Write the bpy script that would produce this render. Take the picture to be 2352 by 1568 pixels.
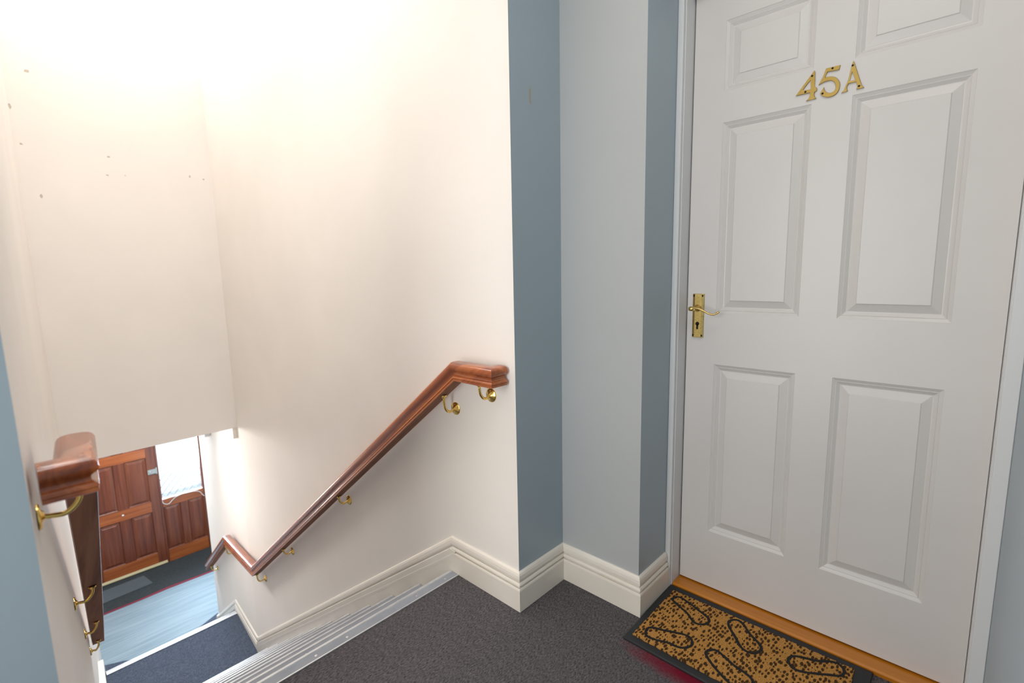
import bpy, bmesh, math, random
from mathutils import Vector, Matrix
random.seed(4)
for o in list(bpy.data.objects): bpy.data.objects.remove(o, do_unlink=True)
S = bpy.context.scene
COL = S.collection

# ------------------------------------------------------------------ camera
cam_data = bpy.data.cameras.new('camera')
cam = bpy.data.objects.new('camera', cam_data); COL.objects.link(cam)
rt = Vector((0.7301, 0.6830, -0.0204)).normalized()
fw = Vector((-0.6785, 0.7210, -0.1404)); fw = (fw - rt*fw.dot(rt)).normalized()
upv = rt.cross(fw).normalized()
M = Matrix((rt, upv, -fw)).transposed().to_4x4()
M.translation = Vector((0.7762, -1.7675, 1.2280))
cam.matrix_world = M
cam_data.sensor_width = 36.0
cam_data.lens = 36.0*1136.4/2352
cam_data.clip_start = 0.01
cam_data.dof.use_dof = True
cam_data.dof.focus_distance = 1.95
cam_data.dof.aperture_fstop = 2.4
S.camera = cam

# ------------------------------------------------------------------ world, lights, exposure
S.view_settings.view_transform = 'Standard'
S.view_settings.look = 'None'
S.view_settings.gamma = 1.0
S.view_settings.exposure = 0.18
S.view_settings.use_curve_mapping = False
W = bpy.data.worlds.new('sky'); S.world = W; W.use_nodes = True
bg = W.node_tree.nodes['Background']
bg.inputs[0].default_value = (0.80, 0.90, 1.0, 1); bg.inputs[1].default_value = 1.8

def area(name, loc, target, sx, sy, power, col, spread=180):
    l = bpy.data.lights.new(name, 'AREA'); l.shape = 'RECTANGLE'; l.size = sx; l.size_y = sy
    l.energy = power; l.color = col; l.spread = math.radians(spread)
    o = bpy.data.objects.new(name, l); COL.objects.link(o); o.location = loc
    d = Vector(target) - Vector(loc)
    o.rotation_euler = d.to_track_quat('-Z', 'Y').to_euler()
    return o
# unseen light high over the stairwell, inferred from the bright walls, position invented
area('stairwell_top_glow', (-2.75, -1.10, 3.62), (-2.6, -1.10, 0), 0.9, 0.9, 19, (1.0, 0.99, 0.985))
# fill light added over the head of the stairs, no lamp known there
area('stairhead_fill', (-0.75, -1.30, 3.4), (-2.7, -0.80, -1.1), 0.8, 0.9, 13, (1.0, 0.98, 0.955), 95)
# made-up lamp tucked under the soffit to brighten the lower stair wall
area('lower_landing_fill', (-4.05, -1.38, 0.03), (-2.0, -0.90, -1.1), 0.5, 0.3, 19, (1.0, 0.97, 0.94), 150)
# invented warm fill from behind the camera, for the door and landing
area('landing_back_fill', (0.02, -2.95, 1.15), (0.25, 0, .75), 0.62, 1.8, 22, (1.0, 0.955, 0.90))
# unseen fill light added at the landing ceiling
area('landing_top_fill', (0.60, -1.00, 2.56), (0.1, -0.8, 0), 0.5, 0.5, 6.5, (1.0, 0.96, 0.91))
# daylight outside the front door sidelight, falling into the hall
area('doorway_daylight', (-7.6, -0.25, -0.9), (-4.6, -0.75, -2.4), 0.9, 1.5, 260, (0.74, 0.88, 1.0))
# added light at the hall ceiling, unseen source to lift the lower walls
area('hall_fill', (-5.7, -1.0, 0.05), (-5.5, -1.0, -2), 0.9, 0.9, 42, (0.90, 0.95, 1.0))

# ------------------------------------------------------------------ materials
def lin(c):
    return tuple(((v/255)/12.92 if v/255 <= .04045 else ((v/255+.055)/1.055)**2.4) for v in c)
class NT:
    def __init__(s, name, rough=.6, col=(.5,.5,.5), spec=.5, metal=0.0):
        s.m = bpy.data.materials.new(name); s.m.use_nodes = True; s.t = s.m.node_tree; s.n = s.t.nodes; s.l = s.t.links
        s.b = s.n['Principled BSDF']
        s.b.inputs['Roughness'].default_value = rough; s.b.inputs['Base Color'].default_value = (*col, 1)
        s.b.inputs['Specular IOR Level'].default_value = spec; s.b.inputs['Metallic'].default_value = metal
        s._co = None
    def co(s):
        if s._co is None: s._co = s.n.new('ShaderNodeTexCoord').outputs['Object']
        return s._co
    def mapping(s, scale=(1,1,1), rot=(0,0,0), loc=(0,0,0)):
        k = s.n.new('ShaderNodeMapping'); k.inputs['Scale'].default_value = scale; k.inputs['Rotation'].default_value = rot
        k.inputs['Location'].default_value = loc
        s.l.new(s.co(), k.inputs['Vector']); return k.outputs[0]
    def noise(s, scale, detail=4, rough=.5, vec=None, dist=0):
        k = s.n.new('ShaderNodeTexNoise'); k.inputs['Scale'].default_value = scale; k.inputs['Detail'].default_value = detail
        k.inputs['Roughness'].default_value = rough; k.inputs['Distortion'].default_value = dist
        s.l.new(vec or s.co(), k.inputs['Vector']); return k.outputs['Fac']
    def voro(s, scale, feature='F1', vec=None, out='Distance', rnd=1.0):
        k = s.n.new('ShaderNodeTexVoronoi'); k.feature = feature; k.inputs['Scale'].default_value = scale
        k.inputs['Randomness'].default_value = rnd
        s.l.new(vec or s.co(), k.inputs['Vector']); return k.outputs[out]
    def ramp(s, fac, stops):
        k = s.n.new('ShaderNodeValToRGB'); e = k.color_ramp.elements
        while len(e) < len(stops): e.new(0.5)
        for el, (p, c) in zip(e, stops): el.position = p; el.color = (*c, 1) if len(c) == 3 else c
        s.l.new(fac, k.inputs['Fac']); return k.outputs['Color']
    def mix(s, fac, a, b, mode='MIX'):
        k = s.n.new('ShaderNodeMix'); k.data_type = 'RGBA'; k.blend_type = mode
        for sock, v in ((k.inputs[0], fac), (k.inputs[6], a), (k.inputs[7], b)):
            if isinstance(v, (int, float)): sock.default_value = v
            elif isinstance(v, tuple): sock.default_value = (*v, 1)
            else: s.l.new(v, sock)
        return k.outputs[2]
    def math(s, op, a, b=None, clamp=False):
        k = s.n.new('ShaderNodeMath'); k.operation = op; k.use_clamp = clamp
        for sock, v in ((k.inputs[0], a), (k.inputs[1], b)):
            if v is None: continue
            if isinstance(v, (int, float)): sock.default_value = v
            else: s.l.new(v, sock)
        return k.outputs[0]
    def dist(s, p, scale=(1,1,1)):
        k = s.n.new('ShaderNodeMapping'); k.inputs['Scale'].default_value = scale
        k.inputs['Location'].default_value = tuple(-a*b for a, b in zip(p, scale))
        s.l.new(s.co(), k.inputs['Vector'])
        q = s.n.new('ShaderNodeVectorMath'); q.operation = 'LENGTH'; s.l.new(k.outputs[0], q.inputs[0]); return q.outputs['Value']
    def color(s, c): s.l.new(c, s.b.inputs['Base Color'])
    def rough(s, r): s.l.new(r, s.b.inputs['Roughness'])
    def bump(s, h, strength=.2, d=.002):
        k = s.n.new('ShaderNodeBump'); k.inputs['Strength'].default_value = strength; k.inputs['Distance'].default_value = d
        s.l.new(h, k.inputs['Height']); s.l.new(k.outputs[0], s.b.inputs['Normal'])

CREAM = (0.885, 0.833, 0.778)
def wall_paint(name, col, rough=.75, spec=.35, spots=(), rr=.008, spotcol=(.45,.40,.33)):
    t = NT(name, rough, col, spec)
    n = t.noise(2.5, 5); v = t.ramp(n, [(.3, tuple(c*.975 for c in col)), (.7, tuple(min(1, c*1.02) for c in col))])
    wob = t.noise(45, 3)
    for (p, s) in spots:
        d = t.dist(p, s)
        d2 = t.math('ADD', d, t.math('MULTIPLY', t.math('SUBTRACT', wob, .5), rr*2.2))
        mk = t.math('LESS_THAN', d2, rr)
        v = t.mix(mk, v, spotcol)
    t.color(v)
    t.bump(t.noise(140, 3), .12, .001)
    return t.m
M_CREAM = wall_paint('cream_wall_paint', CREAM)
M_BACK = wall_paint('cream_wall_paint_chipped', CREAM, spots=[
    ((-3.2928, -1.4457, 2.4166), (1, .7, .7)), ((-3.2928, -1.5365, 2.21), (1, 1, .45)), ((-3.2928, -1.5137, 2.0084), (1, .8, 1)),
    ((-3.2928, -1.1187, 1.9945), (1, .8, 1.3)), ((-3.2928, -1.1372, 1.881), (1, .8, 1.6)), ((-3.2928, -1.0459, 1.8894), (1, 2, 2)),
    ((-3.2928, -.682, 1.9275), (1, 1.1, .7)), ((-3.2928, -.6, 1.9165), (1, 1.2, 1.6)), ((-3.2928, -1.4602, 1.7231), (1, 1.2, .6))], rr=.0065, spotcol=(.56, .50, .43))
BLUE = (0.345, 0.415, 0.46)
GREY = (0.46, 0.475, 0.475)  # alcove front tone, lighter and greyer than the blue sides
M_BLUE = wall_paint('grey_blue_wall_paint', BLUE, .42, .6)
M_GREY = wall_paint('light_grey_wall', GREY, .42, .6)
M_BLUE_END = wall_paint('grey_blue_wall_paint_scraped', BLUE, .42, .5, spots=[((-.36, -.447, 1.797), (1, 2.4, .42))], rr=.012, spotcol=(.36, .33, .25))
M_CEIL = wall_paint('white_ceiling_paint', (.84, .82, .79))

t = NT('cream_gloss_skirting_paint', .33, (.80, .745, .66), .5)
t.color(t.ramp(t.noise(6, 4), [(.3, (.78, .72, .63)), (.7, (.82, .765, .685))])); M_SKIRT = t.m
t = NT('white_door_paint', .38, (.66, .63, .60), .5)
t.color(t.ramp(t.noise(3, 3), [(.3, (.645, .612, .588)), (.7, (.675, .645, .62))]))
t.bump(t.noise(9, 6, .7, t.mapping((14, 14, .6))), .02, .0004); M_DOOR = t.m
t = NT('white_frame_paint', .36, (.70, .70, .70), .5); M_FRAME = t.m

def carpet(name, dark, light, red=None):
    t = NT(name, .95, dark, .1)
    v = t.mapping((1, 1, 1))
    a = t.noise(230, 5, .75, t.mapping((1, .40, 1), (0, 0, .5)))
    c = t.ramp(a, [(.36, dark), (.50, tuple((x+y)/2 for x, y in zip(dark, light))), (.64, light)])
    b = t.noise(28, 4, .6)
    c = t.mix(t.math('MULTIPLY', b, .45), c, tuple(x*.55 for x in dark))
    f = t.noise(900, 2)
    c = t.mix(t.math('GREATER_THAN', f, .70), c, tuple(min(1, x*2.0) for x in light))
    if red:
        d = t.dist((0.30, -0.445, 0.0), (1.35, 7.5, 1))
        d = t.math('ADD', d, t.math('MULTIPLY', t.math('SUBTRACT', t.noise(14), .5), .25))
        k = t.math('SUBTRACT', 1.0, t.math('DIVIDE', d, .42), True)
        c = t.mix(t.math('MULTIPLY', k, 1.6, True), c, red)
    t.color(c)
    t.bump(t.math('ADD', a, f), .7, .004)
    return t.m
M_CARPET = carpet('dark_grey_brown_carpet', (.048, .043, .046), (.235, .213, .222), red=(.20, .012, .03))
M_CARPET2 = carpet('dark_carpet_daylight_tint', (.045, .056, .080), (.165, .20, .275))  # blue of the hall daylight is worked into this carpet colour
M_MATTING = carpet('charcoal_entrance_matting', (.028, .034, .038), (.08, .09, .095))

t = NT('grey_nosing_infill', .7, (.27, .285, .32), .4); t.color(t.ramp(t.noise(11, 4), [(.3, (.25, .265, .30)), (.7, (.30, .315, .345))])); M_INFILL = t.m
t = NT('aluminium_nosing', .42, (.62, .63, .65), .5, .6)
t.color(t.ramp(t.noise(30, 5), [(.3, (.58, .59, .61)), (.7, (.68, .69, .70))]))
t.rough(t.ramp(t.noise(8, 4, .6, t.mapping((1, .1, 1))), [(.3, (.36,)*3), (.7, (.5,)*3)])); M_ALU = t.m
t = NT('worn_screw_metal', .4, (.6, .6, .6), .5, .8); M_SCREW = t.m
t = NT('polished_brass', .16, (.86, .60, .18), .5, 1.0)
t.rough(t.ramp(t.noise(20, 4), [(.3, (.12,)*3), (.7, (.24,)*3)])); M_BRASS = t.m
t = NT('aged_brass', .34, (.60, .42, .14), .5, 1.0)
sp = t.ramp(t.noise(260, 5, .7), [(.40, (.60, .43, .15)), (.56, (.56, .40, .14)), (.64, (.16, .09, .03))])
lowpart = t.math('LESS_THAN', t.dist((.043, -.01, 1.02), (1, 1, 1)), .045)
t.color(t.mix(lowpart, t.ramp(t.noise(90, 3), [(.3, (.50, .36, .12)), (.7, (.66, .48, .18))]), sp)); M_OLDBRASS = t.m
t = NT('satin_brass_numeral', .38, (.44, .30, .088), .5, 1.0); M_NUM = t.m
t = NT('dark_recess', .8, (.02, .014, .01), .2); M_DARK = t.m

def wood(name, c1, c2, c3, rough=.22, axis='x', coat=.5, slope=0):
    t = NT(name, rough, c1, .5)
    sc = {'x': (1.2, 26, 26), 'y': (26, 1.2, 26), 'z': (26, 26, 1.2)}[axis]
    v = t.mapping(sc)
    if slope:
        m0 = t.mapping((1, 1, 1), (0, slope, 0)); m1 = t.n.new('ShaderNodeMapping'); m1.inputs['Scale'].default_value = sc
        t.l.new(m0, m1.inputs['Vector']); v = m1.outputs[0]
    n = t.noise(1.0, 7, .62, v, .6)
    n2 = t.noise(2.2, 2, .5)
    c = t.ramp(n, [(.30, c1), (.50, c2), (.72, c3)])
    c = t.mix(t.math('MULTIPLY', n2, .35), c, tuple(x*.72 for x in c2))
    t.color(c); t.b.inputs['Coat Weight'].default_value = coat; t.b.inputs['Coat Roughness'].default_value = .12
    t.bump(n, .05, .0006)
    return t.m
M_RAIL = wood('varnished_mahogany_rail', (.15, .028, .007), (.35, .078, .015), (.56, .165, .033), .26, 'x', .5, slope=math.radians(37))
M_RAWWOOD = wood('unvarnished_rail_underside', (.16, .060, .030), (.28, .115, .060), (.38, .17, .095), .85, 'x', 0, slope=math.radians(37))
M_MAHOG = wood('mahogany_door_wood', (.085, .020, .010), (.16, .040, .017), (.25, .075, .030), .35, 'z', .2)
M_MAHOGH = wood('mahogany_door_rail_wood', (.21, .050, .012), (.34, .090, .023), (.44, .135, .038), .35, 'y', .2)
M_SILL = wood('orange_pine_threshold', (.40, .125, .004), (.56, .185, .006), (.66, .245, .012), .35, 'x', .3)

t = NT('pale_grey_vinyl_planks', .62, (.42, .46, .50), .5)
n = t.noise(1.0, 6, .6, t.mapping((38, 1.3, 1)), .4)
t.color(t.ramp(n, [(.32, (.16, .225, .265)), (.5, (.215, .285, .33)), (.7, (.275, .345, .385))])); M_VINYL = t.m
t = NT('dark_red_carpet_edge', .8, (.20, .03, .05), .2); M_RED = t.m
t = NT('white_plastic', .35, (.78, .78, .78), .5); M_PLASTIC = t.m
t = NT('black_rubber', .55, (.022, .024, .027), .4); t.bump(t.noise(160, 3), .25, .001); M_RUBBER = t.m
t = NT('black_rubber_print', .7, (.018, .017, .016), .2); M_PRINT = t.m
t = NT('grey_rubber_mat', .8, (.075, .09, .10), .3); t.bump(t.noise(160, 3), .25, .001); M_GREYMAT = t.m
# coir with woven dark dashes
t = NT('coir_fibre', .95, (.5, .26, .08), .1)
base = t.ramp(t.noise(330, 4, .7), [(.3, (.24, .10, .022)), (.5, (.50, .24, .060)), (.72, (.74, .42, .14))])
warp = t.n.new('ShaderNodeVectorMath'); warp.operation = 'ADD'
nz = t.n.new('ShaderNodeTexNoise'); nz.inputs['Scale'].default_value = 26; t.l.new(t.co(), nz.inputs['Vector'])
sc_ = t.n.new('ShaderNodeVectorMath'); sc_.operation = 'SCALE'; sc_.inputs['Scale'].default_value = .012
t.l.new(nz.outputs['Color'], sc_.inputs[0]); t.l.new(t.co(), warp.inputs[0]); t.l.new(sc_.outputs[0], warp.inputs[1])
mp = t.n.new('ShaderNodeMapping'); mp.inputs['Scale'].default_value = (1.15, .55, 0.0); mp.inputs['Rotation'].default_value = (0, 0, .25)
t.l.new(warp.outputs[0], mp.inputs['Vector'])
vd = t.voro(90, 'F1', mp.outputs[0], 'Distance', .5)
thr = t.math('ADD', .27, t.math('MULTIPLY', t.noise(16, 2), .30))
msk = t.math('LESS_THAN', vd, thr)
t.color(t.mix(t.math('MULTIPLY', msk, .93), base, (.036, .019, .010)))
t.bump(t.math('SUBTRACT', t.noise(300, 3), t.math('MULTIPLY', msk, .8)), .9, .003); M_COIR = t.m
# glass
t = NT('clear_glass', .05, (.9, .95, .97), .5)
tr = t.n.new('ShaderNodeBsdfTransparent'); tr.inputs[0].default_value = (.93, .97, 1, 1)
gl = t.n.new('ShaderNodeBsdfGlossy'); gl.inputs['Roughness'].default_value = .03
mx = t.n.new('ShaderNodeMixShader'); mx.inputs[0].default_value = .06
t.l.new(tr.outputs[0], mx.inputs[1]); t.l.new(gl.outputs[0], mx.inputs[2])
t.l.new(mx.outputs[0], t.n['Material Output'].inputs['Surface']); M_GLASS = t.m
M_BAR = NT('dull_yellow_weather_bar', .55, (.42, .36, .20), .4).m
t = NT('grey_iron', .5, (.12, .12, .13), .5, .3); M_IRON = t.m
t = NT('steel_lock', .4, (.42, .45, .44), .5, .8); M_STEEL = t.m

# ------------------------------------------------------------------ helpers
def tag(o, label=None, cat=None, group=None, kind=None):
    if label: o['label'] = label
    if cat: o['category'] = cat
    if group: o['group'] = group
    if kind: o['kind'] = kind
    return o
def empty(name, loc, label=None, cat=None, group=None):
    o = bpy.data.objects.new(name, None); COL.objects.link(o); o.location = loc
    o.empty_display_size = .05
    return tag(o, label, cat, group)
def obj(name, bm, mats, parent=None, smooth=False, bevel=0, seg=2):
    me = bpy.data.meshes.new(name)
    bmesh.ops.recalc_face_normals(bm, faces=bm.faces)
    bm.to_mesh(me); bm.free()
    if not isinstance(mats, (list, tuple)): mats = [mats]
    for m in mats: me.materials.append(m)
    o = bpy.data.objects.new(name, me); COL.objects.link(o)
    if smooth:
        for p in me.polygons: p.use_smooth = True
        try: me.set_sharp_from_angle(angle=math.radians(38))
        except Exception: pass
    if bevel:
        md = o.modifiers.new('bevel', 'BEVEL'); md.width = bevel; md.segments = seg; md.limit_method = 'ANGLE'; md.angle_limit = math.radians(40)
    if parent is not None:
        o.parent = parent
        # parts are modelled in world coordinates; only the Empty at the root carries a location
        if parent.type == 'EMPTY': o.matrix_parent_inverse = Matrix.Translation(-Vector(parent.location))
    return o
def BM(): return bmesh.new()
def box(bm, a, b, mi=0):
    x0, y0, z0 = [min(p, q) for p, q in zip(a, b)]; x1, y1, z1 = [max(p, q) for p, q in zip(a, b)]
    v = [bm.verts.new(p) for p in ((x0,y0,z0),(x1,y0,z0),(x1,y1,z0),(x0,y1,z0),(x0,y0,z1),(x1,y0,z1),(x1,y1,z1),(x0,y1,z1))]
    fs = []
    for idx in ((0,3,2,1),(4,5,6,7),(0,1,5,4),(1,2,6,5),(2,3,7,6),(3,0,4,7)):
        f = bm.faces.new([v[i] for i in idx]); f.material_index = mi; fs.append(f)
    return fs
def prism(bm, pts, z0, z1, mi=0, axis='z'):
    def P(p, h): return {'z': (p[0], p[1], h), 'y': (p[0], h, p[1]), 'x': (h, p[0], p[1])}[axis]
    a = [bm.verts.new(P(p, z0)) for p in pts]; b = [bm.verts.new(P(p, z1)) for p in pts]
    n = len(pts); fs = [bm.faces.new(a[::-1]), bm.faces.new(b)]
    for i in range(n): fs.append(bm.faces.new((a[i], a[(i+1) % n], b[(i+1) % n], b[i])))
    for f in fs: f.material_index = mi
    return fs
def sweep(bm, path, normals, prof, caps=True, mi=0, close=True, under=-1):
    """Sweep profile [(out, up)] along path; normals[i] is the horizontal outward direction of segment i."""
    path = [Vector(p) for p in path]; n = len(path)
    D = [(path[i+1]-path[i]).normalized() for i in range(n-1)]
    rings = []
    for i in range(n):
        k = min(i, n-2) if i == 0 else i-1
        d = D[k]; nn = Vector(normals[k]).normalized(); nn = (nn - d*nn.dot(d)).normalized(); u = nn.cross(d)
        if u.z < 0: u = -u
        if abs(u.z) < 1e-6: u = Vector((0, 0, 1))
        if 0 < i < n-1: m = (D[i-1]+D[i]).normalized()
        else: m = d
        ring = []
        for a, b in prof:
            q = path[i] + nn*a + u*b
            q = q + d*((path[i]-q).dot(m)/d.dot(m))
            ring.append(bm.verts.new(q))
        rings.append(ring)
    L = len(prof)
    for i in range(n-1):
        for j in range(L if close else L-1):
            f = bm.faces.new((rings[i][j], rings[i][(j+1) % L], rings[i+1][(j+1) % L], rings[i+1][j]))
            f.material_index = 1 if j == under else mi
    if caps and close:
        bm.faces.new(rings[0]); bm.faces.new(rings[-1][::-1])
def tube(bm, pts, r, seg=10, closed=False):
    pts = [Vector(p) for p in pts]; n = len(pts); rings = []
    ref = None
    for i, p in enumerate(pts):
        a = pts[i-1] if (i > 0 or closed) else p; b = pts[(i+1) % n] if (i < n-1 or closed) else p
        d = (b-a).normalized()
        if ref is None:
            ref = Vector((0, 0, 1)) if abs(d.z) < .9 else Vector((1, 0, 0))
        s = d.cross(ref).normalized(); w = s.cross(d).normalized(); ref = w
        rr = r[i] if isinstance(r, (list, tuple)) else r
        rings.append([bm.verts.new(p + (s*math.cos(2*math.pi*k/seg) + w*math.sin(2*math.pi*k/seg))*rr) for k in range(seg)])
    m = n if closed else n-1
    for i in range(m):
        A, B = rings[i], rings[(i+1) % n]
        for k in range(seg): bm.faces.new((A[k], A[(k+1) % seg], B[(k+1) % seg], B[k]))
    if not closed: bm.faces.new(rings[0][::-1]); bm.faces.new(rings[-1])
def lathe(bm, c, axis, prof, seg=28):
    """prof: [(radius, height along axis)]"""
    c = Vector(c); ax = Vector(axis).normalized()
    r0 = ax.orthogonal().normalized(); r1 = ax.cross(r0)
    rings = []
    for r, h in prof:
        if r < 1e-6: rings.append([bm.verts.new(c + ax*h)])
        else: rings.append([bm.verts.new(c + ax*h + (r0*math.cos(2*math.pi*k/seg)+r1*math.sin(2*math.pi*k/seg))*r) for k in range(seg)])
    for A, B in zip(rings, rings[1:]):
        for k in range(seg):
            k2 = (k+1) % seg
            if len(A) == 1 and len(B) == 1: continue
            if len(A) == 1: bm.faces.new((A[0], B[k2], B[k]))
            elif len(B) == 1: bm.faces.new((A[k], A[k2], B[0]))
            else: bm.faces.new((A[k], A[k2], B[k2], B[k]))
    for R in (rings[0], rings[-1]):
        if len(R) > 1: bm.faces.new(R)
def catmull(P, k=6, closed=True):
    out = []; n = len(P)
    for i in range(n if closed else n-1):
        if closed: p0, p1, p2, p3 = (Vector(P[(i+j-1) % n]) for j in range(4))
        else: p0, p1, p2, p3 = (Vector(P[min(max(i+j-1, 0), n-1)]) for j in range(4))
        for s in range(k):
            t_ = s/k
            out.append(.5*((2*p1) + (p2-p0)*t_ + (2*p0-5*p1+4*p2-p3)*t_**2 + (-p0+3*p1-3*p2+p3)*t_**3))
    if not closed: out.append(Vector(P[-1]))
    return out

# ------------------------------------------------------------------ key dimensions
YW, YA = -0.5476, -0.2857           # stair wall face, alcove wall face
XE, XJ = -0.36, -0.0227             # end face of the stair wall, side face beside the door frame
XK = -3.2928                        # back wall of the upper stairwell
ZS = 0.0841                         # underside edge of that wall
ZL, ZH = -1.81, -2.468              # landing, hall floor
DOORW = 0.838
def yl(x): return -1.754 + 0.0713*(-0.36 - x)      # left stair wall face
def yr(x): return YW + 0.0816*(XK - x)             # folded lower part of right stair wall
XEND = -4.95
XF = -6.715                         # front door plane
HC, LC = 3.7, 2.6                   # stairwell ceiling, landing ceiling
BH = 0.1456

# ------------------------------------------------------------------ walls
def paint_by_normal(bm, test, mi):
    bm.normal_update()
    for f in bm.faces:
        if test(f.normal): f.material_index = mi
bm = BM(); box(bm, (XK, YW, ZL-.1), (XE, YA+.16, HC)); bmesh.ops.recalc_face_normals(bm, faces=bm.faces)
paint_by_normal(bm, lambda n: n.x > .9, 1)
tag(obj('wall_right', bm, [M_CREAM, M_BLUE_END]), 'cream stair wall that carries the long wooden handrail, with a grey-blue end', 'wall', kind='structure')
bm = BM(); prism(bm, [(XK, YW), (XEND, yr(XEND)), (XEND, yr(XEND)+.14), (XK, YW+.3)], ZH, ZS)
tag(obj('wall_lower_right', bm, M_CREAM), 'white wall beside the lower landing, running on towards the front door', 'wall', kind='structure')
bm = BM()
prism(bm, [(XE, yl(XE)), (XK, yl(XK)), (XK, yl(XK)-.25), (XE, -2.06)], ZH, HC); bmesh.ops.recalc_face_normals(bm, faces=bm.faces)
paint_by_normal(bm, lambda n: n.x > .9, 1)
tag(obj('wall_left', bm, [M_CREAM, M_BLUE]), 'cream left stair wall carrying the nearest blurred handrail, with a grey-blue end', 'wall', kind='structure')
bm = BM(); prism(bm, [(XK, yl(XK)), (XEND, yl(XEND)+.03), (XEND, yl(XEND)-.2), (XK, yl(XK)-.25)], ZH, ZS)
tag(obj('wall_lower_left', bm, M_CREAM), 'white wall on the left of the lower landing', 'wall', kind='structure')
bm = BM(); box(bm, (XK, yl(XK)-.25, ZS), (XK-.2, YA+.16, HC))
tag(obj('wall_back', bm, M_BACK), 'chipped cream upper wall that hangs above the view down to the front door', 'wall', kind='structure')
bm = BM(); box(bm, (XE, YA, -.1), (XJ, YA+.16, LC)); bmesh.ops.recalc_face_normals(bm, faces=bm.faces)
paint_by_normal(bm, lambda n: n.x > .9, 1)
tag(obj('wall_alcove', bm, [M_GREY, M_BLUE]), 'light grey wall strip between the stairs and the white door', 'wall', kind='structure')
bm = BM(); box(bm, (XJ-.14, YA+.16, -.1), (XJ, .14, LC))
box(bm, (XE, YA+.16, -.1), (XJ-.14, YA+.17, LC))
tag(obj('wall_door_side', bm, M_BLUE), 'narrow grey-blue wall face at the left of the white door frame', 'wall', kind='structure')
bm = BM(); box(bm, (XJ, .0, 2.19), (.87, .14, LC))
tag(obj('wall_above_door', bm, M_BLUE), 'wall above the white door', 'wall', kind='structure')
bm = BM(); box(bm, (.872, -3.0, -.1), (1.0, .14, LC))
tag(obj('wall_right_of_door', bm, M_BLUE), 'grey-blue wall at the right edge beside the white door', 'wall', kind='structure')
bm = BM(); box(bm, (XE-.12, -3.0, -.1), (XE, -2.06, LC))
tag(obj('wall_landing_left', bm, M_BLUE), 'grey-blue wall at the left edge of the landing', 'wall', kind='structure')
bm = BM(); box(bm, (XE-.12, -3.0, -.1), (-.3, -3.12, LC)); box(bm, (.35, -3.0, -.1), (1.0, -3.12, LC)); box(bm, (-.3, -3.0, -.1), (.35, -3.12, .2)); box(bm, (-.3, -3.0, 2.1), (.35, -3.12, LC))  # gap in the wall is made up to go with the landing fill
tag(obj('wall_landing_back', bm, M_BLUE), 'grey-blue wall behind the landing, with an added opening for light', 'wall', kind='structure')
# hall shell
bm = BM(); box(bm, (XEND, yr(XEND)+.14, ZH), (XEND+.14, 1.2, ZS)); box(bm, (XEND, 1.2, ZH), (XF, 1.3, ZS)); 
tag(obj('wall_hall_right', bm, M_CREAM), 'cream hall wall on the right of the front door', 'wall', kind='structure')
bm = BM(); box(bm, (XEND, yl(XEND)-.2, ZH), (XEND+.14, -2.6, ZS)); box(bm, (XEND, -2.6, ZH), (XF, -2.7, ZS))
tag(obj('wall_hall_left', bm, M_CREAM), 'cream hall wall on the left of the front door', 'wall', kind='structure')
bm = BM(); box(bm, (XF, -2.7, ZH), (XF-.12, -1.275, ZS)); box(bm, (XF, .03, ZH), (XF-.12, 1.3, ZS)); box(bm, (XF, -1.275, ZH+2.12), (XF-.12, .03, ZS))
tag(obj('wall_hall_front', bm, M_CREAM), 'cream wall around the wooden front door', 'wall', kind='structure')
bm = BM(); box(bm, (XK-.2, -2.7, ZS), (XF-.12, 1.3, ZS+.12))
tag(obj('ceiling_hall', bm, M_CEIL), kind='structure')
bm = BM(); box(bm, (XE, -3.12, LC), (1.0, .14, LC+.1))
tag(obj('ceiling_landing', bm, M_CEIL), kind='structure')
bm = BM(); box(bm, (XE-.001, -2.06, LC), (XE+.1, YA+.16, HC)); box(bm, (XE, -3, LC+.1), (XE+.05, -2.06, LC+.2))
tag(obj('wall_above_stair_opening', bm, M_CREAM), kind='structure')
bm = BM(); box(bm, (XK-.2, -2.1, HC), (XE+.1, YA+.16, HC+.1))
tag(obj('ceiling_stairwell', bm, M_CEIL), kind='structure')

# ------------------------------------------------------------------ floors and stairs
GO, RI = 0.2314, 0.1645
X0 = -0.7285
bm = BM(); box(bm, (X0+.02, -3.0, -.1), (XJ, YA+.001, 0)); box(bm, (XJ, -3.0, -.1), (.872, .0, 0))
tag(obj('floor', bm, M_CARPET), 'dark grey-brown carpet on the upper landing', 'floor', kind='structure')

def y_lo(x): return yl(x)+.002
def y_hi(x): return (YW if x > XK else yr(x))-.002
def nosing_bm(x, z, y0, y1):
    """ribbed aluminium nosing whose front edge is at x"""
    prof = [(x+.050, z), (x+.0505, z+.0050), (x+.0455, z+.0050), (x+.0445, z+.0020), (x+.010, z+.0020), (x+.008, z+.0050),
            (x-.002, z+.0040), (x-.004, z), (x-.004, z-.020), (x-.001, z-.020), (x-.001, z-.001)]
    b = BM(); fs = prism(b, prof, y0, y1, axis='y')
    fs[2+3].material_index = 1      # the grey infill strip between the bare metal lips
    return b
def screw_part(x, y, z, parent):
    b = BM(); lathe(b, (x, y, z), (0, 0, 1), [(.0045, 0), (.0045, .0008), (.003, .0012), (0, .0012)], 12)
    obj('screw', b, M_SCREW, parent)
stairs = empty('staircase', (-1.8, -1.1, ZL), 'long upper flight of stairs with aluminium nosings below the top landing', 'stairs')
tn = obj('nosing', nosing_bm(X0, 0, y_lo(X0)+.018, y_hi(X0)-.018), [M_ALU, M_INFILL], stairs)
for y in (-.62, -.76, -1.05, -1.16, -1.5): screw_part(X0+.027, y, .0018, tn)
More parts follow.
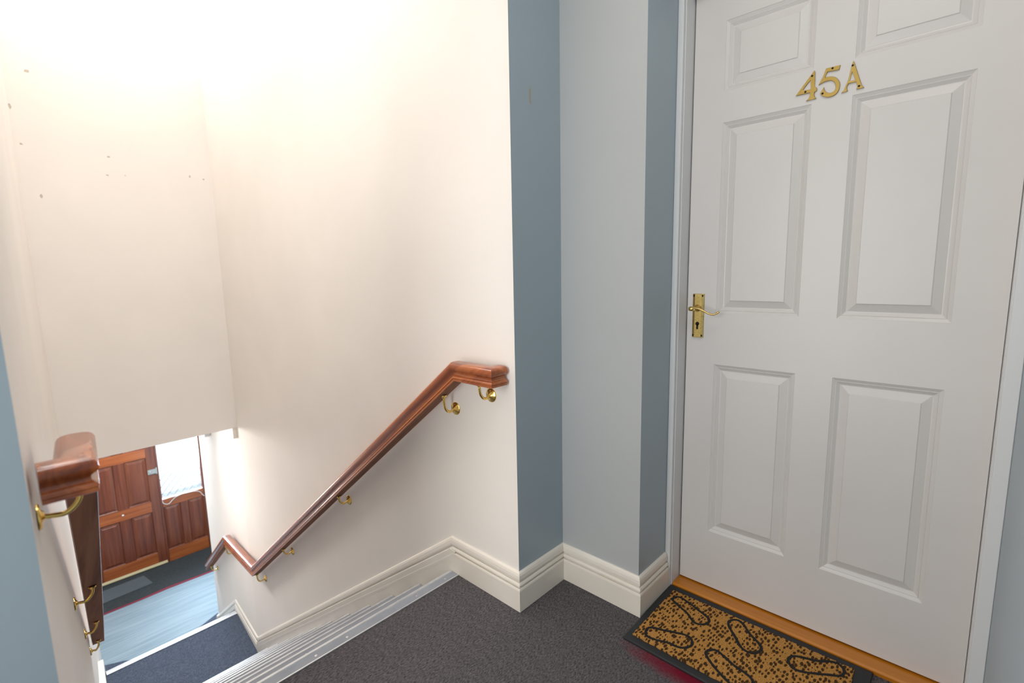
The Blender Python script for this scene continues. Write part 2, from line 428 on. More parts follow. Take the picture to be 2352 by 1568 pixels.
bm = BM(); box(bm, (X0, y_lo(X0), -RI), (X0+.02, y_hi(X0), -.002)); obj('riser', bm, M_CARPET2, stairs)
for k in range(1, 11):
    x, z = X0-GO*k, -RI*k
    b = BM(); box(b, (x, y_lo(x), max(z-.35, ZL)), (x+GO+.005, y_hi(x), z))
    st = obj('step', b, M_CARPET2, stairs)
    n = obj('nosing', nosing_bm(x, z, y_lo(x)+.018, y_hi(x)-.018), [M_ALU, M_INFILL], st)
    if k < 3:
        for y in (-.7, -1.1, -1.4): screw_part(x+.027, y, z+.0018, n)
XN = -3.96
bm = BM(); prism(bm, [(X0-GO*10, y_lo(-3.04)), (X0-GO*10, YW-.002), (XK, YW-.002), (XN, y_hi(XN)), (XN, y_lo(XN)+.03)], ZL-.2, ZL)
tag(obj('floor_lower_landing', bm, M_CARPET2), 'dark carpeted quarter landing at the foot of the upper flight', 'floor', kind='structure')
low = empty('staircase', (-4.3, -1.0, ZH), 'short lower flight of stairs between the carpeted landing and the hall floor', 'stairs')
b = nosing_bm(XN, ZL, yl(XN)+.05, yr(XN)-.02); obj('nosing', b, [M_ALU, M_ALU], low)  # infill kept bright metal, painting in the glare of the hall light
for k in range(1, 4):
    x, z = XN-.231*k, ZL-RI*k
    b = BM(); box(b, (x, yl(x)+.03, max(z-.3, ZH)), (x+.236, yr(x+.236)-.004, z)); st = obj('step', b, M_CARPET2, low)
    obj('nosing', nosing_bm(x, z, yl(x)+.05, yr(x)-.02), [M_ALU, M_INFILL], st)
bm = BM(); box(bm, (XEND, 1.2, ZH-.1), (XF, -2.6, ZH)); box(bm, (XEND, yr(XEND), ZH-.1), (-4.6, yl(XEND)+.03, ZH))
tag(obj('floor_hall', bm, M_VINYL), 'pale blue-grey vinyl plank floor of the entrance hall', 'floor', kind='structure')
# carpet apron with a hollow front edge at the stair foot
ap = [(-4.66, yr(-4.66)-.02), (XEND, yr(XEND)-.02), (-5.10, -.385), (-4.995, -.586), (-4.95, -.74), (-4.94, -1.0), (-4.96, -1.16), (-5.02, -1.235), (-5.09, -1.375), (-5.10, yl(-5.1)+.04), (-4.66, yl(-4.66)+.035)]
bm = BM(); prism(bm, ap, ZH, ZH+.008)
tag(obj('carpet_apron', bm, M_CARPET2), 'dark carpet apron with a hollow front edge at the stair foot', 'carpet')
bm = BM(); prism(bm, [(XF+.005, 1.19), (-6.061, 1.19), (-6.061, -.3), (-6.085, -.64), (-6.061, -.9), (-6.061, -2.59), (XF+.005, -2.59)], ZH, ZH+.008)
tag(obj('entrance_matting', bm, M_MATTING), 'wide charcoal entrance matting on the hall floor inside the front door', 'matting')
bm = BM(); prism(bm, [(-6.03, 1.19), (-6.06, 1.19), (-6.06, -.3), (-6.084, -.64), (-6.06, -.9), (-6.06, -2.59), (-6.03, -2.59), (-6.03, -.9), (-6.045, -.64), (-6.03, -.3)], ZH, ZH+.006)
tag(obj('carpet_edging', bm, M_RED), 'thin dark red edging strip between hall floor and charcoal matting', 'edging')
bm = BM(); prism(bm, [(-6.57, -.79), (-6.30, -.745), (-6.26, -1.33), (-6.55, -1.37)], ZH+.008, ZH+.017)
tag(obj('doormat', bm, M_GREYMAT, bevel=.003), 'small plain grey mat lying on the charcoal matting at the front door', 'mat')

# ------------------------------------------------------------------ skirting boards
SK = [(.0, 0), (.004, 0), (.0085, -.004), (.0115, -.012), (.013, -.024), (.0125, -.030), (.0070, -.032), (.0070, -.037), (.014, -.039), (.0165, -.045),
      (.0165, -.049), (.0095, -.051), (.0095, -.056), (.0175, -.058), (.019, -.064)]
def skirt_prof(h=BH): return SK + [(.019, -h+.001), (0, -h+.001)]
N_Y = (0, -1, 0); N_X = (1, 0, 0)
lowN = Vector((-.0816, -1, 0)).normalized()
# right: alcove, blue end, stair wall top
bm = BM()
pth = [(XJ, -.085, BH), (XJ, YA, BH), (XE, YA, BH), (XE, YW, BH), (-.70, YW, BH)]
sweep(bm, pth, [N_X, N_Y, N_X, N_Y], skirt_prof())
tag(obj('baseboard_right', bm, M_SKIRT), 'cream skirting board around the landing corners from the stairs to the door frame', 'skirting board', kind='structure')
# stringer on stair wall: slope, landing, slope
bm = BM()
zk = -1.690
P1 = [(-.735, YW, BH), (XK, YW, zk)]
SP = SK + [(.019, -.075), (0, -.075)]
sweep(bm, [(-.699, YW, BH)]+P1, [N_Y, N_Y], SP, caps=True)
nose = lambda x: (x-X0)*RI/GO
b_pts = [(-.735, BH-.06), (-.70, BH-.06), (-.70, -.03), (-.735, -.25)]
poly = [(-.70, BH-.05), (-.735, BH-.05), (XK, zk-.05), (XK, ZL), (-3.0, ZL-.02), (-.70, -.22)]
prism(bm, poly, YW+.001, YW-.0185, axis='y')
tag(obj('baseboard_stairs_right', bm, M_SKIRT), 'cream moulded skirting sloping down the right stair wall', 'skirting board', kind='structure')
bm = BM()
zk2 = -1.72
zE = zk2 - .711*(-4.0-XEND)
pl = [(XK, YW, zk), (-4.0, yr(-4.0), zk2), (XEND, yr(XEND), zE), ]
sweep(bm, pl, [lowN, lowN], SP, caps=True)
E1, E2 = Vector((XK, yr(XK), 0)), Vector((XEND, yr(XEND), 0))
for off, face in ((0, 1),):
    pts = [(XK, zk-.05), (-4.0, zk2-.05), (XEND, zE-.05), (XEND, ZH), (-4.2, ZH), (-4.05, ZL-.02), (XK, ZL-.02)]
    va = [bm.verts.new((x, yr(x), z)) for x, z in pts]; vb = [bm.verts.new((x, yr(x)-.0165, z)) for x, z in pts]
    bm.faces.new(va); bm.faces.new(vb[::-1])
    for i in range(len(pts)): bm.faces.new((va[i], va[(i+1) % len(pts)], vb[(i+1) % len(pts)], vb[i]))
# rounded end block
lathe(bm, (XEND-.004, yr(XEND)-.002, ZH), (0, 0, 1), [(.022, 0), (.022, zE-ZH-.02), (.018, zE-ZH-.005), (.008, zE-ZH), (0, zE-ZH)], 20)
tag(obj('baseboard_lower_right', bm, M_SKIRT), 'white skirting on the lower landing wall, dropping to the hall', 'skirting board', kind='structure')
# left side
sL = Vector((.0713, 1, 0)).normalized()
bm = BM()
sweep(bm, [(XE, -2.06, BH), (XE, yl(XE), BH), (-.735, yl(-.735), BH), (XK, yl(XK), zk), (XK-.05, yl(XK-.05), zk)], [N_X, sL, sL, sL], SP)
xs = [(-.72, BH-.05), (-.735, BH-.05), (XK, zk-.05), (XK, ZL), (-3.0, ZL-.02), (-.72, -.25)]
va = [bm.verts.new((x, yl(x)-.001, z)) for x, z in xs]; vb = [bm.verts.new((x, yl(x)+.0165, z)) for x, z in xs]
bm.faces.new(va); bm.faces.new(vb[::-1])
for i in range(len(xs)): bm.faces.new((va[i], va[(i+1) % len(xs)], vb[(i+1) % len(xs)], vb[i]))
box(bm, (XE, -2.06, .001), (XE+.019, yl(XE)+.0, BH-.06))
xs = [(XE, BH-.05), (-.735, BH-.05), (-.735, -.2), (-.70, .001), (XE, .001)]
va = [bm.verts.new((x, yl(x)-.001, z)) for x, z in xs]; vb = [bm.verts.new((x, yl(x)+.019, z)) for x, z in xs]
bm.faces.new(va); bm.faces.new(vb[::-1])
for i in range(len(xs)): bm.faces.new((va[i], va[(i+1) % len(xs)], vb[(i+1) % len(xs)], vb[i]))
tag(obj('baseboard_stairs_left', bm, M_SKIRT), 'cream moulded skirting sloping down the left stair wall', 'skirting board', kind='structure')
bm = BM()
xs = [(XK, zk), (-4.0, zk2), (XEND, zE), (XEND, ZH), (-4.2, ZH), (-4.05, ZL-.02), (XK, ZL-.02)]
va = [bm.verts.new((x, yl(x)-.001, z)) for x, z in xs]; vb = [bm.verts.new((x, yl(x)+.045, z)) for x, z in xs]
bm.faces.new(va); bm.faces.new(vb[::-1])
for i in range(len(xs)): bm.faces.new((va[i], va[(i+1) % len(xs)], vb[(i+1) % len(xs)], vb[i]))
tag(obj('baseboard_lower_left', bm, M_SKIRT), kind='structure')

# ------------------------------------------------------------------ white flat door
door = empty('door_1', (0, 0, 0.02)); tag(door, 'white six-panel door with brass numerals 45A and a brass lever handle', 'door', kind='structure')
xa, xb, xc, xd = .1066, .3674, .4703, .7322
zs = [.022, .2446, .8826, 1.0659, 1.7063, 1.8054, 2.025, 2.145]
cols = [0.003, xa, xb, xc, xd, DOORW-.001]
bm = BM()
DT = .044
def quad(b, x0, x1, z0, z1, y=0):
    v = [b.verts.new(p) for p in ((x0, y, z0), (x1, y, z0), (x1, y, z1), (x0, y, z1))]; b.faces.new(v)
panels = []
for i in range(5):
    for j in range(7):
        if i in (1, 3) and j in (1, 3, 5): panels.append((cols[i], cols[i+1], zs[j], zs[j+1])); continue
        quad(bm, cols[i], cols[i+1], zs[j], zs[j+1])
x0, x1, z0, z1 = cols[0], cols[-1], zs[0], zs[-1]
v = [bm.verts.new(p) for p in ((x0, 0, z0), (x1, 0, z0), (x1, 0, z1), (x0, 0, z1), (x0, DT, z0), (x1, DT, z0), (x1, DT, z1), (x0, DT, z1))]
for idx in ((4, 7, 6, 5), (0, 4, 5, 1), (1, 5, 6, 2), (2, 6, 7, 3), (3, 7, 4, 0)): bm.faces.new([v[i] for i in idx])
bmesh.ops.remove_doubles(bm, verts=bm.verts, dist=1e-5)
obj('door_leaf', bm, M_DOOR, door)
RINGS = [(0, 0), (.0008, .0012), (.0095, .0062), (.0108, .0052), (.0200, .0118), (.0225, .0122), (.0235, .0115), (.0445, .0036), (.0465, .0015)]
for (a, b_, c, d) in panels:
    bm = BM(); prev = None
    for ins, dep in RINGS:
        r = [bm.verts.new(p) for p in ((a+ins, dep, c+ins), (b_-ins, dep, c+ins), (b_-ins, dep, d-ins), (a+ins, dep, d-ins))]
        if prev:
            for k in range(4): bm.faces.new((prev[k], prev[(k+1) % 4], r[(k+1) % 4], r[k]))
        prev = r
    bm.faces.new(prev)
    obj('moulded_panel', bm, M_DOOR, door)
# casing and jambs
bm = BM()
YF = -.066
for sx, xo in ((1, 0), (-1, DOORW)):
    # jamb lining
    box(bm, (xo-sx*.0005, .06, 0), (xo-sx*.022, YF, 2.19))
    # stop bead behind the leaf
    box(bm, (xo+sx*.012, DT+.002, 0.016), (xo-sx*.0005, .09, 2.15))
# architrave faces
def arch(x_in, x_out):
    box(bm, (x_in, YF-.001, 0), (x_out, YF-.016, 2.22))
arch(-.003, XJ+.0005); arch(DOORW+.003, .8715)
box(bm, (-.02, YF, 2.15), (DOORW+.02, .09, 2.19)); box(bm, (-.02, YF-.016, 2.15), (DOORW+.02, YF, 2.22))
o = obj('trim_1', bm, M_FRAME, bevel=.0015); tag(o, 'white painted frame around the white six-panel door', 'door frame', kind='structure')
# black sheet painted in for the shade behind the leaf gap
bm = BM(); box(bm, (-.02, .141, 0), (DOORW+.02, .15, 2.2)); tag(obj('door_gap_backing', bm, M_DARK), kind='structure')
# threshold
bm = BM(); prism(bm, [(-.060, 0), (-.060, .011), (-.055, .016), (.06, .016), (.06, 0)], 0.0005, DOORW-.0005, axis='x')
tag(obj('threshold', bm, M_SILL), 'orange varnished wooden threshold under the white door', 'threshold')

# numerals
def numeral(name, label, outer, holes, screws):
    bm = BM()
    cu = bpy.data.curves.new('tmp', 'CURVE'); cu.dimensions = '2D'; cu.fill_mode = 'BOTH'; cu.extrude = .0016; cu.bevel_depth = .0007; cu.bevel_resolution = 1
    for pts in [outer]+holes:
        sp_ = cu.splines.new('POLY'); sp_.points.add(len(pts)-1); sp_.use_cyclic_u = True
        for p, q in zip(sp_.points, pts): p.co = (q[0], q[1], 0, 1)
    tmp = bpy.data.objects.new('tmp', cu); COL.objects.link(tmp)
    dg = bpy.context.evaluated_depsgraph_get(); dg.update()
    me = bpy.data.meshes.new_from_object(tmp.evaluated_get(dg))
    bm.from_mesh(me); bpy.data.objects.remove(tmp); bpy.data.curves.remove(cu); bpy.data.meshes.remove(me)
    for v_ in bm.verts: v_.co = Vector((v_.co.x, -.0028 - v_.co.z*1.0, v_.co.y))
    o_ = obj(name, bm, M_NUM, door); o_['label'] = label
    for (x, z) in screws:
        b = BM(); lathe(b, (x, -.0050, z), (0, -1, 0), [(.0030, 0), (.0030, .0004), (.0016, .0002), (0, 0.0001)], 14)
        obj('screw', b, M_DARK, o_)
def arcmix(P, a, b_):   # smooth the open run P[a:b], keep the rest
    run = catmull([(x, y, 0) for x, y in P[a:b_]], 5, False)
    return P[:a] + [(p.x, p.y) for p in run] + P[b_:]
numeral('door_numeral', 'brass numeral 4', [(0.3703, 1.7972), (0.3718, 1.7931), (0.3732, 1.7509), (0.3774, 1.7495), (0.3792, 1.7450), (0.3788, 1.7396), (0.3733, 1.7383), (0.3728, 1.731), (0.3740, 1.7245), (0.3783, 1.7190), (0.3548, 1.7182), (0.3600, 1.7225), (0.3623, 1.7275), (0.3635, 1.7395), (0.3256, 1.7394)],
        [[(0.3625, 1.7775), (0.3645, 1.7480), (0.3568, 1.7470), (0.3395, 1.7495)]], [(.3655, 1.7845), (.3500, 1.7435)])
P5 = [(0.4351, 1.7952), (0.4328, 1.7845), (0.4035, 1.7866), (0.3975, 1.7700), (0.411, 1.7707), (0.4258, 1.7642), (0.4349, 1.7513), (0.4374, 1.7389), (0.4341, 1.7253), (0.4251, 1.7169), (0.4107, 1.7150), (0.3969, 1.7212), (0.3897, 1.7295), (0.3975, 1.7437), (0.3999, 1.7344), (0.4089, 1.7262), (0.4186, 1.7245), (0.4267, 1.7297), (0.4284, 1.7412), (0.4241, 1.7528), (0.4165, 1.7594), (0.4068, 1.7612), (0.3959, 1.7600), (0.3851, 1.7560), (0.3945, 1.7749), (0.4011, 1.7951)]
P5 = arcmix(P5, 13, 24); P5 = arcmix(P5, 3, 13)
numeral('door_numeral', 'brass numeral 5', P5, [], [(.4170, 1.7918), (.3955, 1.7280)])
numeral('door_letter', 'brass letter A', [(0.4669, 1.7962), (0.4688, 1.7925), (0.4885, 1.7323), (0.4905, 1.7260), (0.4955, 1.7204), (0.4797, 1.7200), (0.4815, 1.7240), (0.4815, 1.7290), (0.4773, 1.7410), (0.4578, 1.7402), (0.4549, 1.7306), (0.4552, 1.7250), (0.4572, 1.7205), (0.4445, 1.719), (0.4485, 1.7225), (0.4510, 1.7285), (0.4584, 1.7491), (0.4642, 1.7849)],
        [[(0.4660, 1.7740), (0.4760, 1.7445), (0.4596, 1.7442)]], [(.4662, 1.7860), (.4850, 1.7262)])

# lever handle on long plate
hp = BM()
prof = [(.0235, 0), (.0235, -.0028), (.0275, -.0052), (.0420, -.0100) , (.0475, -.0100), (.0610, -.0052), (.0650, -.0028), (.0650, 0)]
prism(hp, [(x, y) for x, y in [(.0238, 0), (.0238, -.0035), (.0330, -.0078), (.0562, -.0078), (.0650, -.0035), (.0650, 0)]], .9765, 1.1340)
handle = obj('door_handle', hp, M_OLDBRASS, door, bevel=.0008)
bm = BM(); lathe(bm, (.0444, -.0078, 1.0835), (0, -1, 0), [(.0125, 0), (.0125, .004), (.0100, .007), (.0078, .020), (.0078, .036), (.0070, .040), (0, .041)], 24)
LV = [(.0385, -.0440, 1.0830), (.047, -.0450, 1.0850), (.060, -.0455, 1.0845), (.078, -.0455, 1.0780), (.096, -.0450, 1.0690), (.112, -.0440, 1.0650), (.124, -.0425, 1.0690), (.1335, -.0410, 1.0760)]
pts = catmull(LV, 5, False); nn = len(pts)
tube(bm, pts, [.0062 - .0030*min(1, i/(nn*.45)) if i < nn*.8 else .0032 for i in range(nn)], 14)
lathe(bm, (.0360, -.0440, 1.0825), (-1, 0, -.1), [(.0060, -.008), (.0085, -.002), (.0085, .004), (.0060, .0085), (0, .010)], 20)
obj('lever', bm, M_OLDBRASS, handle, smooth=True)
bm = BM(); lathe(bm, (.0445, -.0079, 1.0265), (0, -1, 0), [(.0068, 0), (.0068, .0006), (0, .0006)], 18); box(bm, (.0412, -.0079, 1.0065), (.0478, -.0085, 1.0260))
obj('keyhole', bm, M_DARK, handle)
for x, z in ((.0300, 1.127), (.0580, 1.127), (.0300, .9835), (.0580, .9835)):
    bm = BM(); lathe(bm, (x, -.0045, z), (0, -1, 0), [(.0046, 0), (.0046, .0022), (0, .0028)], 14); obj('screw', bm, M_DARK, handle)

# ------------------------------------------------------------------ coir mat with footprints
mat = empty('doormat', (.31, -.24, 0), 'coir doormat with black shoe-print outlines in front of the white door', 'mat')
bm = BM(); prism(bm, [(-.006, -.0625), (.640, -.0625), (.640, -.432), (.002, -.432)], 0, .009)
obj('rubber_base', bm, M_RUBBER, mat, bevel=.003)
bm = BM()
def wob(a, b_, n, amp=.0016):
    a, b_ = Vector(a), Vector(b_); d = (b_-a); q = Vector((-d.y, d.x)).normalized()
    return [tuple(a + d*(i/n) + q*random.uniform(-amp, amp)) for i in range(n)]
ring = wob((.024, -.098), (.598, -.094), 70) + wob((.598, -.094), (.598, -.404), 40) + wob((.598, -.404), (.024, -.404), 70) + wob((.024, -.404), (.024, -.098), 40)
prism(bm, ring, .006, .0145); obj('coir_pile', bm, M_COIR, mat)
SH = dict(
 a=[(0.049, -0.157), (0.046, -0.137), (0.062, -0.124), (0.104, -0.134), (0.149, -0.151), (0.181, -0.164), (0.191, -0.181), (0.185, -0.203), (0.167, -0.217), (0.148, -0.214), (0.118, -0.19), (0.082, -0.173)],
 b=[(0.053, -0.37), (0.050, -0.348), (0.064, -0.333), (0.088, -0.325), (0.126, -0.308), (0.159, -0.295), (0.18, -0.301), (0.192, -0.323), (0.183, -0.348), (0.163, -0.362), (0.129, -0.367), (0.093, -0.381), (0.065, -0.384)],
 c=[(0.242, -0.138), (0.249, -0.118), (0.266, -0.108), (0.287, -0.120), (0.316, -0.150), (0.349, -0.173), (0.364, -0.194), (0.357, -0.223), (0.338, -0.236), (0.312, -0.228), (0.285, -0.197), (0.253, -0.162)],
 d=[(0.240, -0.330), (0.244, -0.307), (0.262, -0.295), (0.291, -0.306), (0.324, -0.320), (0.360, -0.328), (0.384, -0.342), (0.388, -0.366), (0.374, -0.388), (0.345, -0.398), (0.304, -0.380), (0.265, -0.355)],
 e=[(0.440, -0.188), (0.444, -0.165), (0.462, -0.150), (0.506, -0.133), (0.538, -0.108), (0.560, -0.104), (0.576, -0.122), (0.572, -0.150), (0.545, -0.170), (0.492, -0.205), (0.460, -0.213)])
for k, P in SH.items():
    bm = BM(); c = catmull([(x, y, 0) for x, y in P], 6, True); n = len(c)
    lo, li = [], []
    for i in range(n):
        d = (c[(i+1) % n]-c[i-1]).normalized(); q = Vector((-d.y, d.x, 0)); w = .0042*(.85+.3*random.random())
        lo.append(c[i]+q*w); li.append(c[i]-q*w)
    A = [[bm.verts.new((p.x, p.y, z)) for p in (lo if s else li)] for s in (0, 1) for z in (.012, .0158)]
    for i in range(n):
        j = (i+1) % n
        for u, v_ in ((0, 1), (1, 3), (3, 2), (2, 0)): bm.faces.new((A[u][i], A[u][j], A[v_][j], A[v_][i]))
    obj('shoe_print', bm, M_PRINT, mat)

# ------------------------------------------------------------------ handrails
half = [(0, .0672), (.014, .0668), (.0225, .0650), (.0285, .0612), (.0318, .0560), (.0325, .0500), (.0322, .0450), (.0295, .0402), (.0245, .0365), (.0205, .0325), (.0190, .0280), (.0195, .0240),
        (.0230, .0200), (.0280, .0170), (.0300, .0140), (.0300, .0105), (.0278, .0095), (.0290, .0080), (.0290, .0010), (.0275, 0)]
RP = half + [(-a, b) for a, b in reversed(half[1:])]
def bracket(parent, x, ywall, zr, ny, yrail, zrail):
    """rose on the wall at (x,ywall,zr); arm up to the rail underside"""
    s = ny
    b = BM(); lathe(b, (x, ywall, zr), (0, s, 0), [(.0255, 0), (.0255, .002), (.0230, .0045), (.0120, .0062), (.0080, .010), (0, .011)], 28)
    rose = obj('bracket', b, M_BRASS, parent, smooth=True)
    b = BM(); y1 = yrail
    pts = catmull([(x, ywall+s*.004, zr), (x, ywall+s*.018, zr-.004), (x, ywall+(y1-ywall)*.62, zr-.006), (x, ywall+(y1-ywall)*.90, zr+.010), (x, y1, zr+(zrail-zr)*.6), (x, y1, zrail-.003)], 6, False)
    tube(b, pts, .0050, 10)
    obj('arm', b, M_BRASS, rose, smooth=True)
    b = BM(); lathe(b, (x, y1, zrail-.008), (0, 0, 1), [(.0060, -.004), (.0120, .003), (.0120, .0085), (0, .0085)], 18)
    obj('saddle', b, M_BRASS, rose, smooth=True)
    for dz in (-.0175, .0175):
        b = BM(); lathe(b, (x, ywall+s*.0045, zr+dz), (0, s, 0), [(.0028, 0), (.0028, .0012), (0, .0015)], 10); obj('screw', b, M_OLDBRASS, rose)
hr = empty('handrail', (-1.8, YW, 0), 'varnished mahogany handrail on brass brackets along the right cream wall', 'handrail')
yc = YW-.0575
bm = BM()
# bracket positions follow the roses on the wall
R = [(-.4175, YW-.010, .838), (-.4175, yc, .838), (-.584, yc, .838), (-3.0, yc, -.985), (-3.78, -.565, -1.05), (-4.85, -.478, -1.785)]
sweep(bm, R, [N_X, N_Y, N_Y, lowN, lowN], RP, under=len(half)-1)
obj('rail', bm, [M_RAIL, M_RAWWOOD], hr, smooth=True)
def rz(x, P):
    for a, b_ in zip(P[1:], P[2:]):
        if b_[0] <= x <= a[0]: f = (x-a[0])/(b_[0]-a[0]); return a[2]+(b_[2]-a[2])*f, a[1]+(b_[1]-a[1])*f
    return P[-1][2], P[-1][1]
for x, z in ((-.480, .785), (-.6814, .700), (-1.5958, .030), (-2.4233, -.592), (-2.985, -1.035), (-3.86, -1.185), (-4.70, -1.735)):
    zb, ycx = rz(x, R); yw = YW if x > XK else yr(x)
    bracket(hr, x, yw, min(z, zb-.035), -1, ycx, zb)
hl = empty('handrail', (-1.8, yl(-1.8), 0), 'varnished mahogany handrail in the left foreground, blurred, on brass brackets', 'handrail')
L = [(-.4175, yl(-.4175)+.012, .838), (-.4175, -1.6855, .838), (-.584, -1.6690, .838), (-3.0, -1.525, -.985)]
bm = BM(); sweep(bm, L, [N_X, sL, sL], RP, under=len(half)-1); obj('rail', bm, [M_RAIL, M_RAWWOOD], hl, smooth=True)
for x, z in ((-.49, .785), (-1.5958, .030), (-2.3, -.50), (-2.88, -.945)):
    zb, ycx = rz(x, L); bracket(hl, x, yl(x), min(z, zb-.035), 1, ycx, zb)

# ------------------------------------------------------------------ front door and sidelight
fd = empty('door_2', (XF, -.88, ZH)); tag(fd, 'mahogany panelled front door at the bottom of the stairs', 'door', kind='structure')
def fielded(b, y0, y1, z0, z1, x):
    prev = None
    for ins, dep in ((0, 0), (.006, .010), (.010, .013), (.040, .004), (.042, .002)):
        r = [b.verts.new((x-dep, p, q)) for p, q in ((y0+ins, z0+ins), (y1-ins, z0+ins), (y1-ins, z1-ins), (y0+ins, z1-ins))]
        if prev:
            for k in range(4): b.faces.new((prev[k], prev[(k+1) % 4], r[(k+1) % 4], r[k]))
        prev = r
    b.faces.new(prev)
ys = [-1.248, -1.150, -.930, -.822, -.600, -.5065]
zz = [ZH+.0085, -2.284, -1.722, -1.588, -1.000, -.885, -.50, -.38]
bm = BM(); bmh = BM()
for j in range(len(zz)-1):
    for i in range(5):
        if i in (1, 3) and j in (1, 3, 5):
            b = BM(); fielded(b, ys[i], ys[i+1], zz[j], zz[j+1], XF+.022); obj('panel', b, M_MAHOG, fd); continue
for i in (0, 4): box(bm, (XF-.02, ys[i], zz[0]), (XF+.022, ys[i+1], zz[-1]))
box(bm, (XF-.02, ys[1], zz[0]), (XF-.005, ys[4], zz[-1]))
obj('stile', bm, M_MAHOG, fd, bevel=.001)
for j in (0, 2, 4, 6):
    b = BM(); box(b, (XF-.0199, ys[1], zz[j]), (XF+.0219, ys[4], zz[j+1])); obj('rail', b, M_MAHOGH, fd, bevel=.001)
for j in (1, 3, 5):
    b = BM(); box(b, (XF-.0199, ys[2], zz[j]), (XF+.0219, ys[3], zz[j+1])); obj('mullion', b, M_MAHOG, fd, bevel=.001)
b = BM(); prism(b, [(XF+.022, ZH+.018), (XF+.044, ZH+.018), (XF+.044, ZH+.026), (XF+.022, ZH+.046)], ys[0]+.01, ys[-1], axis='y'); obj('weather_bar', b, M_BAR, fd)
b = BM(); box(b, (XF+.022, -.60, -1.225), (XF+.040, -.515, -1.165)); lk = obj('lock', b, M_STEEL, fd, bevel=.003); lk['label'] = 'steel rim lock'
b = BM(); lathe(b, (XF+.040, -.575, -1.195), (1, 0, 0), [(.013, 0), (.013, .012), (.009, .016), (0, .016)], 18); obj('knob', b, M_STEEL, lk)
b = BM(); lathe(b, (XF+.022, -.895, -1.652), (1, 0, 0), [(.010, 0), (.012, .006), (.008, .012), (0, .013)], 16); o = obj('door_stud', b, M_PLASTIC, fd); o['label'] = 'small white stud'
# frame
bm = BM()
box(bm, (XF-.05, -.506, ZH), (XF+.030, -.484, ZH+2.12)); box(bm, (XF-.05, -1.275, ZH), (XF+.03, -1.250, ZH+2.12)); box(bm, (XF-.05, -1.25, ZH+2.09), (XF+.03, -.506, ZH+2.12))
tag(obj('trim_2', bm, M_MAHOG, bevel=.002), 'mahogany frame post between the front door and its glazed side panel', 'door frame', kind='structure')
b = BM(); box(b, (XF+.018, -.516, -1.235), (XF+.042, -.500, -1.150)); 
o = obj('lock_keep', b, M_STEEL, bevel=.002); tag(o, 'steel lock keep fixed on the frame post beside the front door lock', 'lock keep')
sl = empty('window_1', (XF, -.23, ZH)); tag(sl, 'glazed side panel with wooden lower panels at the right of the front door', 'window', kind='structure')
sy = [-.484, -.480, -.292, -.210, -.030, .03]
bm = BM(); box(bm, (XF-.03, sy[0], ZH), (XF+.018, sy[1], ZH+2.12)); box(bm, (XF-.03, -.022, ZH), (XF+.018, sy[5], ZH+2.12)); box(bm, (XF-.03, sy[2], -2.30), (XF+.018, sy[3], -1.706)); box(bm, (XF-.03, sy[0], -2.30), (XF-.01, sy[5], -1.706))
obj('window_frame', bm, M_MAHOG, sl, bevel=.001)
for (z0, z1) in ((ZH, -2.300), (-1.706, -1.600), (ZH+2.09, ZH+2.12)):
    b = BM(); box(b, (XF-.0299, sy[1], z0), (XF+.0185, -.022, z1)); obj('rail', b, M_MAHOGH, sl, bevel=.001)
for a, b_ in ((sy[1], sy[2]), (sy[3], -.022)):
    b = BM(); fielded(b, a, b_, -2.300, -1.706, XF+.017); obj('panel', b, M_MAHOG, sl)
b = BM(); box(b, (XF-.008, sy[1], -1.600), (XF-.004, -.022, ZH+2.09)); obj('pane', b, M_GLASS, sl)
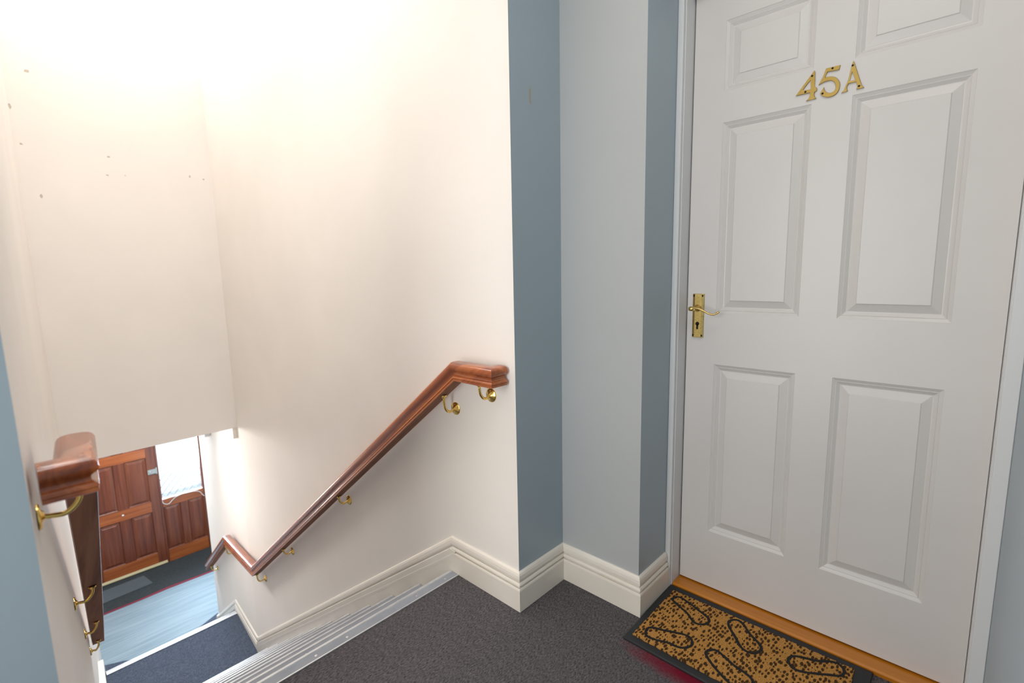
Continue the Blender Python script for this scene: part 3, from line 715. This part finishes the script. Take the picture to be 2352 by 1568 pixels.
# iron lattice guard outside the glass, cut low to stand for glare above
gd = BM(); GX = XF-.10
y0, y1, z0, z1 = -.50, 0.02, -1.72, -1.30
sp_ = .085
k = -8
segs = []
for s in (1, -1):
    for i in range(-12, 22):
        # z - z0 = s*1.55*(y - (y0+i*sp))
        pts = []
        for q in range(0, 61):
            z = z0+(z1-z0)*q/60; y = y0+i*sp_+s*(z-z0)/1.15
            if y0 <= y <= y1: pts.append((GX+(.002 if s > 0 else -.002), y, z))
        if len(pts) > 1: segs.append((pts[0], pts[-1], s))
for a, b_, s in segs: tube(gd, [a, b_], .0046 if s > 0 else .0012, 6)
o = obj('lattice_guard', gd, M_IRON); tag(o, 'thin metal lattice guard outside the glass beside the front door', 'grille')
b = BM(); box(b, (XF-.13, -2.7, ZH-.02), (XF-2.6, 1.4, ZH-.1)); t = NT('pale_paving', .8, (.45, .45, .44), .3); t.color(t.ramp(t.noise(8), [(.3, (.40, .40, .39)), (.7, (.50, .50, .49))]))
tag(obj('ground', b, t.m), 'pale paving outside the front door', 'paving', kind='structure')
# white cable sagging over the ledge
bm = BM()
cab = [(-.486, -1.602), (-.480, -1.640), (-.455, -1.668), (-.415, -1.676), (-.375, -1.640), (-.30, -1.600), (-.20, -1.600), (-.110, -1.612), (-.060, -1.640), (-.035, -1.685), (-.014, -1.714)]
pts = catmull([(XF+.026, y, z) for y, z in cab], 5, False); tube(bm, pts, .0042, 8)
tag(obj('cable', bm, M_PLASTIC, smooth=True), 'white cable drooping along the ledge under the side glass', 'cable')
# small fittings under the soffit
bm = BM()
x0_, x1_ = -4.72, -4.33
v0 = lambda x: yr(x)
va = [(x0_, v0(x0_)), (x1_, v0(x1_)), (x1_, v0(x1_)-.05), (x0_, v0(x0_)-.05)]
prism(bm, va, -.235, -.135)
tag(obj('junction_box', bm, M_PLASTIC, bevel=.006), 'white plastic box high on the lower wall, under the overhanging wall', 'box')
bm = BM()
arc = [(XK-.005, ZS)] + [(XK-.005-.24*(1-math.cos(a)) , ZS-.085*(1-math.sin(a))) for a in [i*math.pi/2/8 for i in range(9)]]
arc = [(XK-.003, ZS-.001), (XK-.003, ZS-.085)] + [(XK-.02-.26*math.sin(a), ZS-.085*math.cos(a)) for a in [i*math.pi/2/8 for i in range(0, 9)]]
va = [bm.verts.new((x, yr(x)+.001, z)) for x, z in arc]; vb = [bm.verts.new((x, yr(x)-.030, z)) for x, z in arc]
bm.faces.new(va); bm.faces.new(vb[::-1])
for i in range(len(arc)): bm.faces.new((va[i], va[(i+1) % len(arc)], vb[(i+1) % len(arc)], vb[i]))
tag(obj('trim_3', bm, M_SKIRT), 'small curved bracket moulding in the corner under the overhanging wall', 'moulding', kind='structure')
